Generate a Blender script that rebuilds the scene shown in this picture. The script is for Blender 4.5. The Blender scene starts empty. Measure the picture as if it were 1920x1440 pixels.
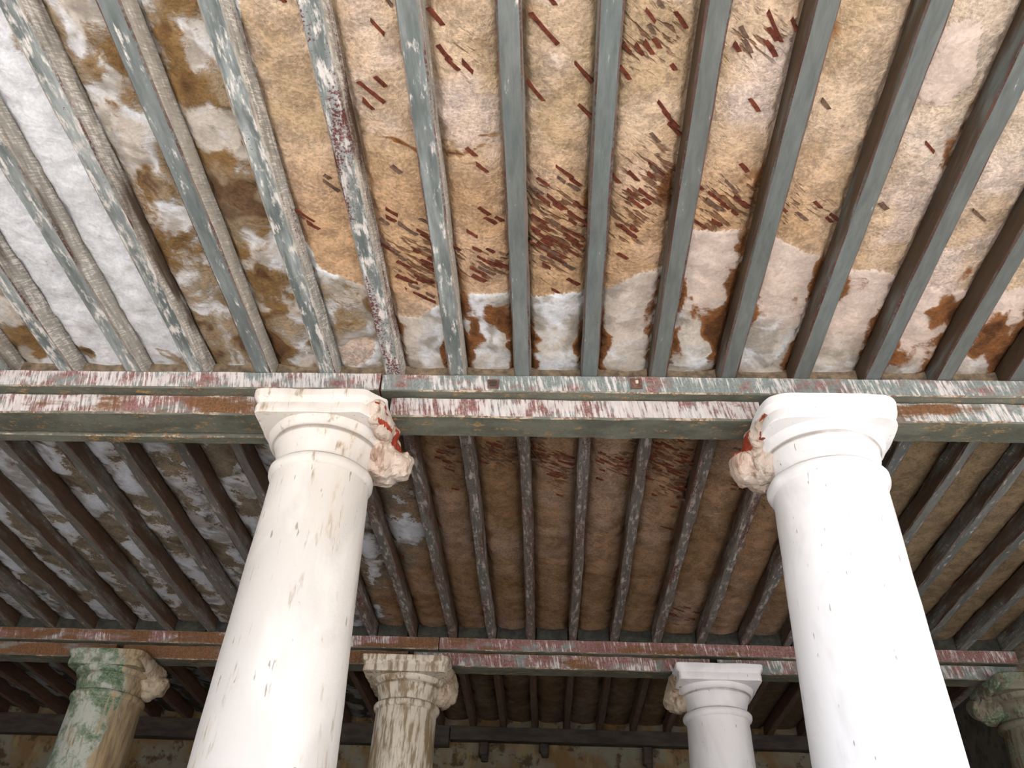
import bpy, bmesh, math, random
import numpy as np
from mathutils import Matrix, Vector

# ------------------------------------------------------------------ camera, sky, sun, exposure
sc = bpy.context.scene
COL = sc.collection
EYE = 1.6                                     # camera height over the paving
FPX = 1616.41                                 # focal length in pixels of the 1920 wide frame
FWD = np.array([-0.04829515, 0.78902896, 0.61245479])
RGT = np.array([0.99877951, 0.0317965, 0.03779519])
UPV = np.array([-0.01034758, -0.61353262, 0.78960158])
cam_d = bpy.data.cameras.new('camera')
cam_d.sensor_fit = 'HORIZONTAL'; cam_d.sensor_width = 36.0; cam_d.lens = 36.0 * FPX / 1920.0
cam_d.clip_start = 0.05; cam_d.clip_end = 200
cam = bpy.data.objects.new('camera', cam_d); COL.objects.link(cam)
m = Matrix.Identity(4)
for r in range(3):
    m[r][0], m[r][1], m[r][2] = RGT[r], UPV[r], -FWD[r]
m[2][3] = EYE
cam.matrix_world = m
sc.camera = cam

world = bpy.data.worlds.new('sky'); sc.world = world; world.use_nodes = True
wn = world.node_tree; wn.nodes.clear()
wo = wn.nodes.new('ShaderNodeOutputWorld'); wb = wn.nodes.new('ShaderNodeBackground'); ws = wn.nodes.new('ShaderNodeTexSky')
ws.sky_type = 'NISHITA'; ws.sun_disc = False; ws.sun_elevation = math.radians(58); ws.sun_rotation = math.radians(115)
ws.dust_density = 4.0; ws.ozone_density = 0.6; ws.air_density = 1.0
wb.inputs['Strength'].default_value = 0.42
wn.links.new(ws.outputs[0], wb.inputs[0]); wn.links.new(wb.outputs[0], wo.inputs[0])

sun_d = bpy.data.lights.new('sun', 'SUN'); sun_d.energy = 5.0; sun_d.angle = math.radians(0.6); sun_d.color = (1.0, 0.97, 0.93)
sun = bpy.data.objects.new('sun', sun_d); COL.objects.link(sun)
SUN_EL, SUN_AZ = math.radians(58), math.radians(62)     # behind the viewer, to the right
sd = Vector((math.sin(SUN_AZ) * math.cos(SUN_EL), -math.cos(SUN_AZ) * math.cos(SUN_EL), math.sin(SUN_EL)))
sun.rotation_euler = sd.to_track_quat('Z', 'Y').to_euler()

vs = sc.view_settings
vs.view_transform = 'Standard'; vs.look = 'None'; vs.gamma = 1.0; vs.use_curve_mapping = False
vs.exposure = 0.70
sc.cycles.max_bounces = 4; sc.cycles.diffuse_bounces = 4; sc.cycles.use_adaptive_sampling = True; sc.cycles.adaptive_threshold = 0.06; sc.cycles.adaptive_min_samples = 16
sc.cycles.caustics_reflective = False; sc.cycles.caustics_refractive = False

# ------------------------------------------------------------------ helpers
R = random.Random(11)
def at(px, py, z):                            # a point of the photograph on the horizontal plane at height z over the eye
    d = FWD + (px - 960) / FPX * RGT - (py - 720) / FPX * UPV
    return d * (z / d[2])
def on_depth(px, py, y):
    d = FWD + (px - 960) / FPX * RGT - (py - 720) / FPX * UPV
    return d * (y / d[1])

def _h(ix, iy, seed):
    n = (ix.astype(np.int64) * 374761393 + iy.astype(np.int64) * 668265263 + seed * 1442695041) & 0xFFFFFFFF
    n = ((n ^ (n >> 13)) * 1274126177) & 0xFFFFFFFF
    return ((n ^ (n >> 16)) & 0xFFFF) / 65535.0
def vnoise(x, y, seed):
    ix, iy = np.floor(x), np.floor(y); fx, fy = x - ix, y - iy
    fx = fx * fx * (3 - 2 * fx); fy = fy * fy * (3 - 2 * fy)
    a, b = _h(ix, iy, seed), _h(ix + 1, iy, seed); c, d = _h(ix, iy + 1, seed), _h(ix + 1, iy + 1, seed)
    return (a * (1 - fx) + b * fx) * (1 - fy) + (c * (1 - fx) + d * fx) * fy
def fbm(x, y, scale, seed, octaves=4, gain=0.5):
    s, amp, tot = 0.0, 1.0, 0.0
    for o in range(octaves):
        s = s + amp * vnoise(x * scale + 17.3 * o, y * scale - 9.1 * o, seed + o); tot += amp; amp *= gain; scale *= 2.03
    return s / tot                             # 0..1
def sm(a, b, v):
    t = np.clip((v - a) / (b - a), 0, 1); return t * t * (3 - 2 * t)
def srgb(r, g, b):
    f = lambda c: ((c / 255 + 0.055) / 1.055) ** 2.4 if c > 10.3 else c / 255 / 12.92
    return np.array([f(r), f(g), f(b)])

def mesh_obj(name, verts, faces, mats, parent=None, mat_idx=None, smooth=False, loc=None):
    me = bpy.data.meshes.new(name)
    me.from_pydata([tuple(map(float, v)) for v in verts], [], [tuple(f) for f in faces])
    for mt in (mats if isinstance(mats, (list, tuple)) else [mats]): me.materials.append(mt)
    if mat_idx is not None: me.polygons.foreach_set('material_index', np.array(mat_idx, dtype=np.int32))
    if smooth: me.polygons.foreach_set('use_smooth', np.ones(len(me.polygons), dtype=bool))
    me.update()
    o = bpy.data.objects.new(name, me); COL.objects.link(o)
    if parent is not None: o.parent = parent
    if loc is not None: o.location = loc
    return o
def empty(name, loc=(0, 0, 0)):
    o = bpy.data.objects.new(name, None); COL.objects.link(o); o.location = loc; o.empty_display_size = 0.2; return o
def tag(o, label=None, cat=None, group=None, kind=None):
    if label: o['label'] = label
    if cat: o['category'] = cat
    if group: o['group'] = group
    if kind: o['kind'] = kind
    return o

# ------------------------------------------------------------------ node helper
class NT:
    def __init__(self, name):
        self.mat = bpy.data.materials.new(name); self.mat.use_nodes = True
        self.t = self.mat.node_tree; self.t.nodes.clear()
        self.out = self.t.nodes.new('ShaderNodeOutputMaterial'); self.b = self.t.nodes.new('ShaderNodeBsdfPrincipled')
        self.t.links.new(self.b.outputs[0], self.out.inputs[0])
        self.b.inputs['Specular IOR Level'].default_value = 0.25
        g = self.t.nodes.new('ShaderNodeNewGeometry'); self.pos, self.nor = g.outputs['Position'], g.outputs['Normal']
    def put(self, sock, v):
        if isinstance(v, bpy.types.NodeSocket): self.t.links.new(v, sock)
        elif isinstance(v, (tuple, list, np.ndarray)):
            v = [float(c) for c in v]
            sock.default_value = v if len(v) == len(sock.default_value) else v + [1.0]
        else: sock.default_value = v
    def math(self, op, a, b=None, clamp=False):
        n = self.t.nodes.new('ShaderNodeMath'); n.operation = op; n.use_clamp = clamp
        self.put(n.inputs[0], a)
        if b is not None: self.put(n.inputs[1], b)
        return n.outputs[0]
    def mapping(self, vec, scale=(1, 1, 1), rot=(0, 0, 0), loc=(0, 0, 0)):
        n = self.t.nodes.new('ShaderNodeMapping'); self.put(n.inputs['Vector'], vec)
        self.put(n.inputs['Scale'], scale); self.put(n.inputs['Rotation'], rot); self.put(n.inputs['Location'], loc)
        return n.outputs[0]
    def noise(self, vec, scale=5, detail=4, rough=0.55, dist=0.0):
        n = self.t.nodes.new('ShaderNodeTexNoise'); self.put(n.inputs['Vector'], vec)
        n.inputs['Scale'].default_value = scale; n.inputs['Detail'].default_value = min(detail, 4)
        n.inputs['Roughness'].default_value = rough; n.inputs['Distortion'].default_value = dist
        return n.outputs['Fac']
    def step(self, v, lo, hi, a=0.0, b=1.0):
        n = self.t.nodes.new('ShaderNodeMapRange'); n.interpolation_type = 'SMOOTHSTEP'
        for k, x in enumerate((v, lo, hi, a, b)): self.put(n.inputs[k], x)
        return n.outputs[0]
    def mix(self, f, a, b, mode='MIX'):
        n = self.t.nodes.new('ShaderNodeMix'); n.data_type = 'RGBA'; n.blend_type = mode; n.clamp_factor = True
        self.put(n.inputs[0], f); self.put(n.inputs[6], a); self.put(n.inputs[7], b)
        return n.outputs[2]
    def attr(self, name, obj=False, color=False):
        n = self.t.nodes.new('ShaderNodeAttribute'); n.attribute_name = name
        n.attribute_type = 'OBJECT' if obj else 'GEOMETRY'
        return n.outputs['Color' if color else 'Fac']
    def sep(self, v):
        n = self.t.nodes.new('ShaderNodeSeparateXYZ'); self.put(n.inputs[0], v); return n.outputs
    def bump(self, h, strength=0.5, dist=0.01):
        n = self.t.nodes.new('ShaderNodeBump'); n.inputs['Strength'].default_value = strength; n.inputs['Distance'].default_value = dist
        self.put(n.inputs['Height'], h); self.t.links.new(n.outputs[0], self.b.inputs['Normal'])
    def done(self, color, rough=0.85):
        self.put(self.b.inputs['Base Color'], color); self.put(self.b.inputs['Roughness'], rough); return self.mat

# ------------------------------------------------------------------ materials
def mat_plaster():
    n = NT('ceiling_plaster'); p = n.pos
    wp = n.t.nodes.new('ShaderNodeTexNoise'); wp.inputs['Scale'].default_value = 9; wp.inputs['Detail'].default_value = 2; n.put(wp.inputs['Vector'], p)
    w = n.t.nodes.new('ShaderNodeVectorMath'); w.operation = 'MULTIPLY_ADD'; n.put(w.inputs[0], wp.outputs['Color']); w.inputs[1].default_value = (0.10, 0.10, 0.0); n.put(w.inputs[2], p)
    mid = n.noise(w.outputs[0], 13, 5, 0.62); fine = n.noise(p, 85, 3, 0.6)
    wob = n.math('ADD', n.math('MULTIPLY', n.math('SUBTRACT', fine, 0.5), 0.5), n.math('MULTIPLY', n.math('SUBTRACT', mid, 0.5), 0.6))
    coat = n.step(n.math('ADD', n.attr('coat'), wob), -0.05, 0.05)
    st = n.math('ADD', n.attr('rust'), n.math('MULTIPLY', wob, 0.9))
    stain = n.step(st, 0.20, 0.52)
    c = n.mix(coat, n.attr('under', color=True), n.attr('coatc', color=True))
    c = n.mix(stain, c, n.attr('rustc', color=True))
    c = n.mix(n.math('MULTIPLY', n.step(st, 0.62, 1.0), 0.8), c, srgb(88, 58, 34))
    # old lathing showing through as slanting brown lines
    q = n.mapping(n.mapping(p, rot=(0, 0, math.radians(-40))), scale=(13, 58, 1))
    lath = n.noise(q, 1.0, 2, 0.55, 0.3)
    lf = n.math('MULTIPLY', n.step(n.math('ADD', lath, n.math('MULTIPLY', n.attr('lathm'), 0.16)), 0.60, 0.70), n.step(n.attr('lathm'), 0.06, 0.5), True)
    lf = n.math('MULTIPLY', lf, n.math('SUBTRACT', 1.0, coat))
    c = n.mix(n.math('MULTIPLY', lf, 0.82), c, srgb(104, 66, 42))
    v = n.math('ADD', n.math('MULTIPLY', n.step(mid, 0.3, 0.7), 0.5), n.math('MULTIPLY', n.step(fine, 0.25, 0.75), 0.5))
    smooth = n.math('MULTIPLY', coat, n.math('SUBTRACT', 1.0, stain))
    c = n.mix(1.0, c, n.mix(smooth, n.step(v, 0.05, 0.95, 0.62, 1.26), n.step(v, 0.05, 0.95, 0.82, 1.12)), 'MULTIPLY')
    pit = n.math('MULTIPLY', n.step(fine, 0.30, 0.25), n.step(mid, 0.56, 0.46))
    c = n.mix(n.math('MULTIPLY', pit, 0.8), c, srgb(86, 60, 42))
    h = n.math('ADD', n.math('MULTIPLY', coat, 0.35), mid)
    h = n.math('ADD', h, n.math('MULTIPLY', fine, n.math('SUBTRACT', 0.75, n.math('MULTIPLY', smooth, 0.55)))); h = n.math('SUBTRACT', h, n.math('MULTIPLY', lf, 0.6))
    n.bump(h, 0.85, 0.008)
    return n.done(c, 0.93)

def mat_timber(name, along='Y', paint=(100, 108, 106), edge=False):
    """old oil paint over red primer on timber; the amounts come from the object: red, wash, side, brown, pale"""
    n = NT(name); p = n.pos
    if along == 'Y': st, sk = (1, 0.16, 1), (math.radians(38), 0, 0)
    else: st, sk = (0.16, 1, 1), (0, math.radians(12), 0)
    a = {k: n.attr(k, obj=True) for k in ('red', 'wash', 'side', 'brown', 'pale', 'soot')}
    big = n.noise(n.mapping(p, st), 14, 5, 0.6); mid = n.noise(n.mapping(p, st), 55, 5, 0.65); fine = n.noise(p, 90, 5, 0.7)
    if along == 'Y': cross = n.noise(n.mapping(n.mapping(p, rot=sk), (1, 6.5, 0.7)), 26, 4, 0.65)
    else: cross = n.noise(n.mapping(n.mapping(p, rot=sk), (5.5, 1, 0.7)), 17, 4, 0.7)
    nz = n.math('ABSOLUTE', n.sep(n.nor)[2]); is_side = n.step(nz, 0.75, 0.35)
    pc = srgb(*paint)
    c = n.mix(n.math('MULTIPLY', n.step(big, 0.35, 0.65), a['pale']), pc, srgb(186, 194, 192))
    c = n.mix(n.math('MULTIPLY', is_side, n.math('MULTIPLY', n.step(cross, 0.2, 0.6, 0.35, 1.0), a['side'])), c, srgb(176, 170, 158))
    tr = n.math('SUBTRACT', 1.0, a['red'])
    rf = n.math('ADD', n.math('MULTIPLY', big, 0.5), n.math('MULTIPLY', fine, 0.5))
    rf = n.math('SUBTRACT', n.math('MULTIPLY', n.math('SUBTRACT', rf, 0.5), 2.2), n.math('SUBTRACT', 0.5, a['red']))
    c = n.mix(n.step(rf, -0.06, 0.06), c, srgb(104, 58, 54))
    ml = n.t.nodes.new('ShaderNodeMix'); n.put(ml.inputs[0], is_side); n.put(ml.inputs[2], n.noise(n.mapping(p, (1, 0.35, 1) if along == 'Y' else (0.35, 1, 1)), 30, 5, 0.7)); n.put(ml.inputs[3], cross)
    wf = n.math('ADD', n.math('MULTIPLY', ml.outputs[0], 0.6), n.math('MULTIPLY', mid, 0.4))
    wf = n.math('SUBTRACT', n.math('MULTIPLY', n.math('SUBTRACT', wf, 0.5), 2.4), n.math('SUBTRACT', 0.5, a['wash']))
    c = n.mix(n.math('MULTIPLY', n.step(wf, -0.1, 0.14), 0.9), c, srgb(216, 212, 206))
    bf = n.math('SUBTRACT', n.math('MULTIPLY', n.math('SUBTRACT', n.noise(n.mapping(p, st), 7, 6, 0.65), 0.5), 2.2), n.math('SUBTRACT', 0.5, a['brown']))
    bf = n.math('MULTIPLY', n.step(bf, -0.2, 0.25), n.math('ADD', 0.22, n.math('MULTIPLY', is_side, 0.74)))
    c = n.mix(bf, c, srgb(74, 58, 42))
    c = n.mix(n.math('MULTIPLY', a['soot'], n.step(big, 0.25, 0.6, 0.6, 1.0)), c, n.mix(mid, srgb(72, 54, 44), srgb(112, 84, 66)))  # brown wood tone, with light falloff over the farther bays painted in
    if edge:
        e = n.step(n.math('ADD', n.math('MULTIPLY', mid, 0.5), n.math('MULTIPLY', fine, 0.5)), 0.36, 0.56)
        ec = n.mix(n.math('MULTIPLY', a['pale'], n.step(big, 0.6, 0.42)), srgb(82, 50, 42), srgb(186, 180, 166))
        c = n.mix(e, c, ec)
    c = n.mix(1.0, c, n.step(mid, 0.1, 0.9, 0.74, 1.22), 'MULTIPLY')
    n.bump(n.math('ADD', n.math('ADD', mid, n.math('MULTIPLY', fine, 0.5)), n.math('MULTIPLY', n.step(rf, -0.06, 0.06), -0.4)), 0.45, 0.004)
    return n.done(c, 0.62)

def mat_beam_face():
    """beam fronts: runs of limewash and mauve primer; the amounts come from the object: white, mauve, ochre, green"""
    n = NT('beam_front_paint'); p = n.pos
    a = {k: n.attr(k, obj=True) for k in ('white', 'mauve', 'ochre', 'green')}
    run = n.noise(n.mapping(n.mapping(p, rot=(0, math.radians(10), 0)), (1, 1, 0.10)), 95, 4, 0.7)
    blot = n.noise(n.mapping(p, (0.55, 1, 1)), 12, 5, 0.65); blot2 = n.noise(n.mapping(p, (0.8, 1, 1), loc=(4, 1, 7)), 9, 4, 0.6); fine = n.noise(p, 110, 5, 0.7)
    c = n.mix(n.step(fine, 0.35, 0.65), srgb(112, 124, 120), srgb(138, 146, 142))
    def layer(c, src, amount, col, k, op=1.0):
        f = n.math('SUBTRACT', n.math('MULTIPLY', n.math('SUBTRACT', src, 0.5), k), n.math('SUBTRACT', 0.5, amount))
        return n.mix(n.math('MULTIPLY', n.step(f, -0.12, 0.12), op), c, col)
    mv = n.mix(n.step(fine, 0.4, 0.6), srgb(116, 82, 80), srgb(150, 114, 108))
    c = layer(c, n.math('ADD', n.math('MULTIPLY', blot, 0.75), n.math('MULTIPLY', fine, 0.25)), a['mauve'], mv, 2.4)
    c = layer(c, n.math('ADD', n.math('MULTIPLY', run, 0.55), n.math('MULTIPLY', blot2, 0.45)), a['white'], n.mix(run, srgb(182, 184, 188), srgb(214, 206, 198)), 2.8, 0.88)
    c = layer(c, n.math('ADD', n.math('MULTIPLY', n.noise(n.mapping(p, (0.3, 1, 1), loc=(9, 2, 1)), 9, 5, 0.6), 0.8), n.math('MULTIPLY', fine, 0.2)), a['ochre'], n.mix(n.step(fine, 0.4, 0.6), srgb(98, 72, 50), srgb(128, 92, 62)), 2.4)
    c = n.mix(1.0, c, n.step(run, 0.2, 0.8, 0.78, 1.16), 'MULTIPLY')
    n.bump(n.math('ADD', run, fine), 0.4, 0.004)
    return n.done(c, 0.7)

def mat_beam_under():
    n = NT('beam_underside_paint'); p = n.pos
    blot = n.noise(n.mapping(p, (0.5, 1, 1)), 9, 5, 0.6); fine = n.noise(p, 90, 5, 0.7)
    c = n.mix(n.step(blot, 0.35, 0.65), srgb(84, 86, 76), srgb(108, 110, 98))
    o = n.step(n.math('ADD', n.math('MULTIPLY', n.noise(n.mapping(p, (0.7, 1.5, 1)), 17, 6, 0.7), 0.8), n.math('MULTIPLY', fine, 0.2)), 0.545, 0.63)
    c = n.mix(o, c, n.mix(fine, srgb(116, 80, 44), srgb(176, 148, 104)))
    c = n.mix(1.0, c, n.step(fine, 0.1, 0.9, 0.8, 1.2), 'MULTIPLY')
    n.bump(fine, 0.4, 0.003)
    return n.done(c, 0.6)

def mat_beam_edge():
    n = NT('beam_worn_edge'); p = n.pos
    a = n.noise(p, 40, 6, 0.7); b = n.noise(n.mapping(p, (0.4, 1, 1)), 16, 4, 0.6)
    c = n.mix(n.step(a, 0.42, 0.58), srgb(172, 160, 140), srgb(110, 88, 72)); c = n.mix(n.step(b, 0.44, 0.56), c, srgb(104, 106, 96))
    n.bump(a, 0.6, 0.004)
    return n.done(c, 0.8)

def mat_plain(name, c0, c1, scale=20, rough=0.85, bump=0.4, stretch=(1, 1, 1)):
    n = NT(name); a = n.noise(n.mapping(n.pos, stretch), scale, 6, 0.62)
    n.bump(a, bump, 0.006)
    return n.done(n.mix(n.step(a, 0.3, 0.7), srgb(*c0), srgb(*c1)), rough)

def mat_marble(name, base, dark, amount, green=0.0, warm=(206, 182, 148), warm_amount=0.3, brown_from=None, rings=True):
    """weathered white marble; dark vertical weathering, warm stains, algae"""
    n = NT(name); p = n.pos
    ver = n.noise(n.mapping(p, (1, 1, 0.13)), 34, 5, 0.65); blot = n.noise(n.mapping(p, (1, 1, 0.5)), 6, 5, 0.6); fine = n.noise(p, 80, 5, 0.65)
    speck = n.noise(n.mapping(p, (1, 1, 0.22)), 62, 2, 0.5)
    c = n.mix(n.step(n.noise(n.mapping(p, (1, 1, 0.4)), 3.2, 6, 0.6, 0.8), 0.42, 0.60), srgb(*base), srgb(*[max(0, v - 14) for v in base]))
    w = n.math('ADD', n.math('MULTIPLY', blot, 0.6), n.math('MULTIPLY', ver, 0.4))
    c = n.mix(n.math('MULTIPLY', n.step(w, 0.62 - 0.25 * warm_amount, 0.80 - 0.25 * warm_amount), 0.75), c, srgb(*warm))
    d = n.math('ADD', n.math('MULTIPLY', ver, 0.65), n.math('MULTIPLY', blot, 0.35))
    c = n.mix(n.math('MULTIPLY', n.step(d, 0.66 - 0.3 * amount, 0.78 - 0.3 * amount), 0.85), c, srgb(*dark))
    c = n.mix(n.math('MULTIPLY', n.step(speck, 0.70, 0.76), 0.7), c, srgb(120, 108, 88))
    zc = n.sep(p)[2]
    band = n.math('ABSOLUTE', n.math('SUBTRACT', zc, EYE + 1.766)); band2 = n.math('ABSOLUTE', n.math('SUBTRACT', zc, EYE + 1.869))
    painted_shade = n.math('ADD', n.step(band, 0.010, 0.003), n.math('MULTIPLY', n.step(band2, 0.008, 0.002), 0.8))  # grooves at ring and fillet: their shadow painted into the marble
    if rings: c = n.mix(n.math('MULTIPLY', painted_shade, n.step(blot, 0.3, 0.6, 0.35, 0.85)), c, srgb(112, 98, 82))
    if brown_from is not None:
        bx = n.math('ADD', n.sep(p)[0], n.math('ADD', n.math('MULTIPLY', n.math('SUBTRACT', ver, 0.5), 0.22), n.math('MULTIPLY', n.math('SUBTRACT', blot, 0.5), 0.35)))
        c = n.mix(n.math('MULTIPLY', n.step(bx, brown_from, brown_from + 0.05), 0.85), c, n.mix(n.step(ver, 0.35, 0.65), srgb(112, 88, 56), srgb(170, 148, 112)))
    if green > 0:
        g = n.math('ADD', n.math('MULTIPLY', n.noise(p, 9, 6, 0.65), 0.7), n.math('MULTIPLY', fine, 0.3))
        zz = n.step(n.sep(p)[2], EYE + 1.35, EYE + 1.85, 0.0, 0.10)
        g = n.math('ADD', g, zz)
        if brown_from is not None: g = n.math('SUBTRACT', g, n.math('MULTIPLY', n.step(bx, brown_from, brown_from + 0.05), 0.16))
        c = n.mix(n.step(g, 0.60 - 0.12 * green, 0.70 - 0.10 * green), c, n.mix(n.step(fine, 0.4, 0.6), srgb(74, 96, 72), srgb(122, 138, 114)))
    n.bump(n.math('ADD', n.math('MULTIPLY', fine, 0.6), ver), 0.25, 0.006)
    return n.done(c, 0.5)

M = {
 'plaster': mat_plaster(),
 'joist': mat_timber('joist_paint', 'Y'), 'joist_edge': mat_timber('joist_worn_edge', 'Y', edge=True),
 'face': mat_beam_face(), 'under': mat_beam_under(), 'edge': mat_beam_edge(),
 'end': mat_plain('red_beam_end', (150, 62, 40), (96, 52, 38), 30),
 'lath': mat_plain('lath_wood', (78, 40, 30), (124, 66, 46), 60, 0.8, 0.5, (1, 1, 1)),
 'lath_grey': mat_plain('lath_grey_wood', (84, 66, 56), (128, 104, 88), 60, 0.85),
 'block': mat_plain('blocking_board', (96, 86, 72), (150, 132, 108), 24),
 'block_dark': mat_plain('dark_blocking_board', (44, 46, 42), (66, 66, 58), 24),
 'dark_wood': mat_plain('sooty_wood', (46, 42, 38), (72, 64, 56), 18, 0.7, 0.4, (0.3, 1, 1)),
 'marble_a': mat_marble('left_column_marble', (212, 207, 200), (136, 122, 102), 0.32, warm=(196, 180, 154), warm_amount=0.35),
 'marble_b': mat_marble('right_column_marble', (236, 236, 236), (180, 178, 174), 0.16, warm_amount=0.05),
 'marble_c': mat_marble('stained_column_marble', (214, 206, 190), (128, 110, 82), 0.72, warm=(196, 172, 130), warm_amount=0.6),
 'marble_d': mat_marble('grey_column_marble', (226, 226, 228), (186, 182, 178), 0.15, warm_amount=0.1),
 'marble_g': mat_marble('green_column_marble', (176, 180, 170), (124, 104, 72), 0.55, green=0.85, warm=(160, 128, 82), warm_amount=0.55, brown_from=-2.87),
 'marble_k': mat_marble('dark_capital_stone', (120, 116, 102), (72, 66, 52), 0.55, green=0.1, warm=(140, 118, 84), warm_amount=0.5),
 'rubble': mat_marble('broken_stone', (196, 184, 172), (130, 108, 92), 0.5, warm=(186, 156, 136), warm_amount=0.7, rings=False),
 'rubble_c': mat_marble('broken_stone_stained', (184, 172, 152), (120, 98, 76), 0.55, warm=(166, 134, 106), warm_amount=0.7, rings=False),
 'red': mat_plain('red_primer', (160, 66, 44), (120, 56, 40), 26),
 'iron': mat_plain('rusty_iron', (84, 62, 54), (120, 92, 80), 60, 0.6),
 'nail': mat_plain('pale_nail', (206, 190, 170), (226, 214, 200), 60, 0.6),
 'floor': mat_plain('paving_stone', (92, 84, 76), (108, 100, 90), 6, 0.8, 0.2),
 'court': mat_plain('courtyard_stone', (214, 210, 204), (230, 226, 220), 4, 0.85, 0.2),
}
def mat_wall(name, a, b, c3, c4):
    n = NT(name); p = n.pos
    big = n.noise(p, 2.6, 6, 0.6); mid = n.noise(p, 9, 6, 0.65)
    c = n.mix(n.step(big, 0.4, 0.6), srgb(*a), srgb(*b)); c = n.mix(n.step(mid, 0.52, 0.64), c, srgb(*c3))
    c = n.mix(n.step(n.noise(n.mapping(p, (1, 1, 0.35)), 5, 5, 0.6), 0.58, 0.68), c, srgb(*c4))
    n.bump(n.math('ADD', big, mid), 0.7, 0.02)
    return n.done(c, 0.92)
M['wall'] = mat_wall('back_wall_plaster', (112, 90, 58), (116, 114, 100), (74, 60, 42), (128, 112, 80))
M['wall_r'] = mat_wall('side_wall_plaster', (92, 90, 82), (78, 76, 68), (66, 64, 56), (98, 92, 82))

# ------------------------------------------------------------------ measures (heights over the eye, added to EYE when built)
Z_AB, Z_PL, Z_J, Z_C = 2.012, 2.113, 2.200, 2.295       # abacus top, plate underside, joist underside, ceiling
YF, YR, YB = 2.773, 5.628, 7.62                          # front edge of the front plate, rear plate, wall beam
YCF, YCR = 2.888, 5.742                                  # column rows
JX = {-14: -5.42, -13: -5.14, -12: -4.86, -11: -4.58, -10: -4.30, -9: -4.02, -8: -3.74, -7: -3.46, -6: -3.18, -5: -2.90, -4: -2.62, -3: -2.335, -2: -2.058, -1: -1.766, 0: -1.490, 1: -1.212, 2: -0.939, 3: -0.663, 4: -0.399, 5: -0.130,
      6: 0.145, 7: 0.424, 8: 0.708, 9: 1.001, 10: 1.285, 11: 1.566, 12: 1.850, 13: 2.135, 14: 2.42, 15: 2.70, 16: 2.985}
JW, JH = 0.068, 0.10

# ------------------------------------------------------------------ setting: floor, walls
def slab(name, x0, x1, y0, y1, z0, z1, mat, label=None, kind='structure'):
    v = [(x, y, z) for z in (z0, z1) for y in (y0, y1) for x in (x0, x1)]
    f = [(0, 2, 3, 1), (4, 5, 7, 6), (0, 1, 5, 4), (2, 6, 7, 3), (0, 4, 6, 2), (1, 3, 7, 5)]
    o = mesh_obj(name, v, f, mat); tag(o, label, kind=kind); return o
tag(slab('floor', -8, 4.3, -0.2, 7.9, -0.12, 0.0, M['floor']), 'pale stone paving under the portico')
tag(slab('ground', -30, 30, -30, 20, -0.25, -0.125, M['court']), 'sunlit courtyard stone outside the portico')
tag(slab('wall_back', -8, 3.6, 7.72, 8.0, 0.0, EYE + Z_C + 0.02, M['wall']), 'stained ochre and grey plaster wall behind the rear columns')
tag(slab('wall_right', 3.07, 3.35, 6.06, 7.715, 0.0, EYE + Z_J - 0.005, M['wall_r']), 'dark grey plaster end wall beside the rightmost capital')
tag(slab('wall_light_block', 4.3, 4.55, 2.7, 7.9, 0.0, EYE + Z_C + 0.04, M['wall_r']), 'added plain grey wall out of view at right, holding light off the middle bay')  # added, unseen; cuts the light reaching the right of the middle bay
tag(slab('wall_left', -6.6, -6.3, -0.2, 7.715, 0.0, EYE + Z_J, M['wall_r']), 'grey plaster wall closing the portico at left')

# ------------------------------------------------------------------ ceiling: slab above, a plaster panel between each two joists, laths showing through
ceiling = slab('ceiling', -6.6, 4.3, -0.25, 8.0, EYE + Z_C + 0.045, EYE + Z_C + 0.25, M['block'])
tag(ceiling, 'flaking plaster ceiling between rows of painted wooden joists')

def px_poly(pts):                              # photograph polyline -> ceiling plan
    w = np.array([at(x, y, Z_C)[:2] for x, y in pts]); return w
def blob(px, py, rx, ry, amp):
    c = at(px, py, Z_C); d = float(c @ FWD)
    wy = max(0.01, abs(at(px, py + ry, Z_C)[1] - at(px, py - ry, Z_C)[1]) / 2)
    return (c[0], c[1], rx * d / FPX, wy, amp)
def blobs(X, Y, bl):
    s = np.zeros_like(X)
    for bx, by, rx, ry, amp in bl:
        q = ((X - bx) / rx) ** 2 + ((Y - by) / ry) ** 2
        s = s + amp * np.exp(-q * 1.1)
    return s
B1 = px_poly([(415, -60), (430, 0), (415, 60), (470, 100), (488, 200), (500, 262), (506, 292), (528, 390), (540, 425), (585, 470), (600, 500), (640, 515), (690, 535), (735, 590), (745, 700)])
o1 = np.argsort(B1[:, 1])
def left_coat(X, Y): return (np.interp(Y, B1[o1, 1], B1[o1, 0]) - X)           # metres left of the edge of the skim coat
B2 = px_poly([(560, 505), (650, 560), (735, 590), (790, 588), (845, 560), (870, 547), (960, 545), (1000, 553), (1090, 542), (1120, 548), (1200, 505), (1245, 505), (1280, 430), (1400, 425), (1450, 440), (1600, 505), (1640, 500), (1760, 540), (1870, 545), (1960, 530)])
o2 = np.argsort(B2[:, 0])
def beam_coat(X, Y): return Y - np.interp(X, B2[o2, 0], B2[o2, 1])             # metres towards the beam from the upper edge of the pale band
COAT = [blob(*b) for b in [(1765, 150, 70, 75, 1.5), (1800, 60, 60, 80, 0.9), (1570, 110, 50, 80, 0.25), (1000, 60, 40, 40, 0.3), (530, 90, 40, 60, -.2), (660, 660, 40, 30, -1.6), (690, 640, 30, 22, -1.0),
        (1760, 330, 60, 90, -0.6), (450, 40, 30, 40, 0.7), (1690, 480, 40, 30, 0.4), (1895, 600, 40, 60, 0.8)]]
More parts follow.
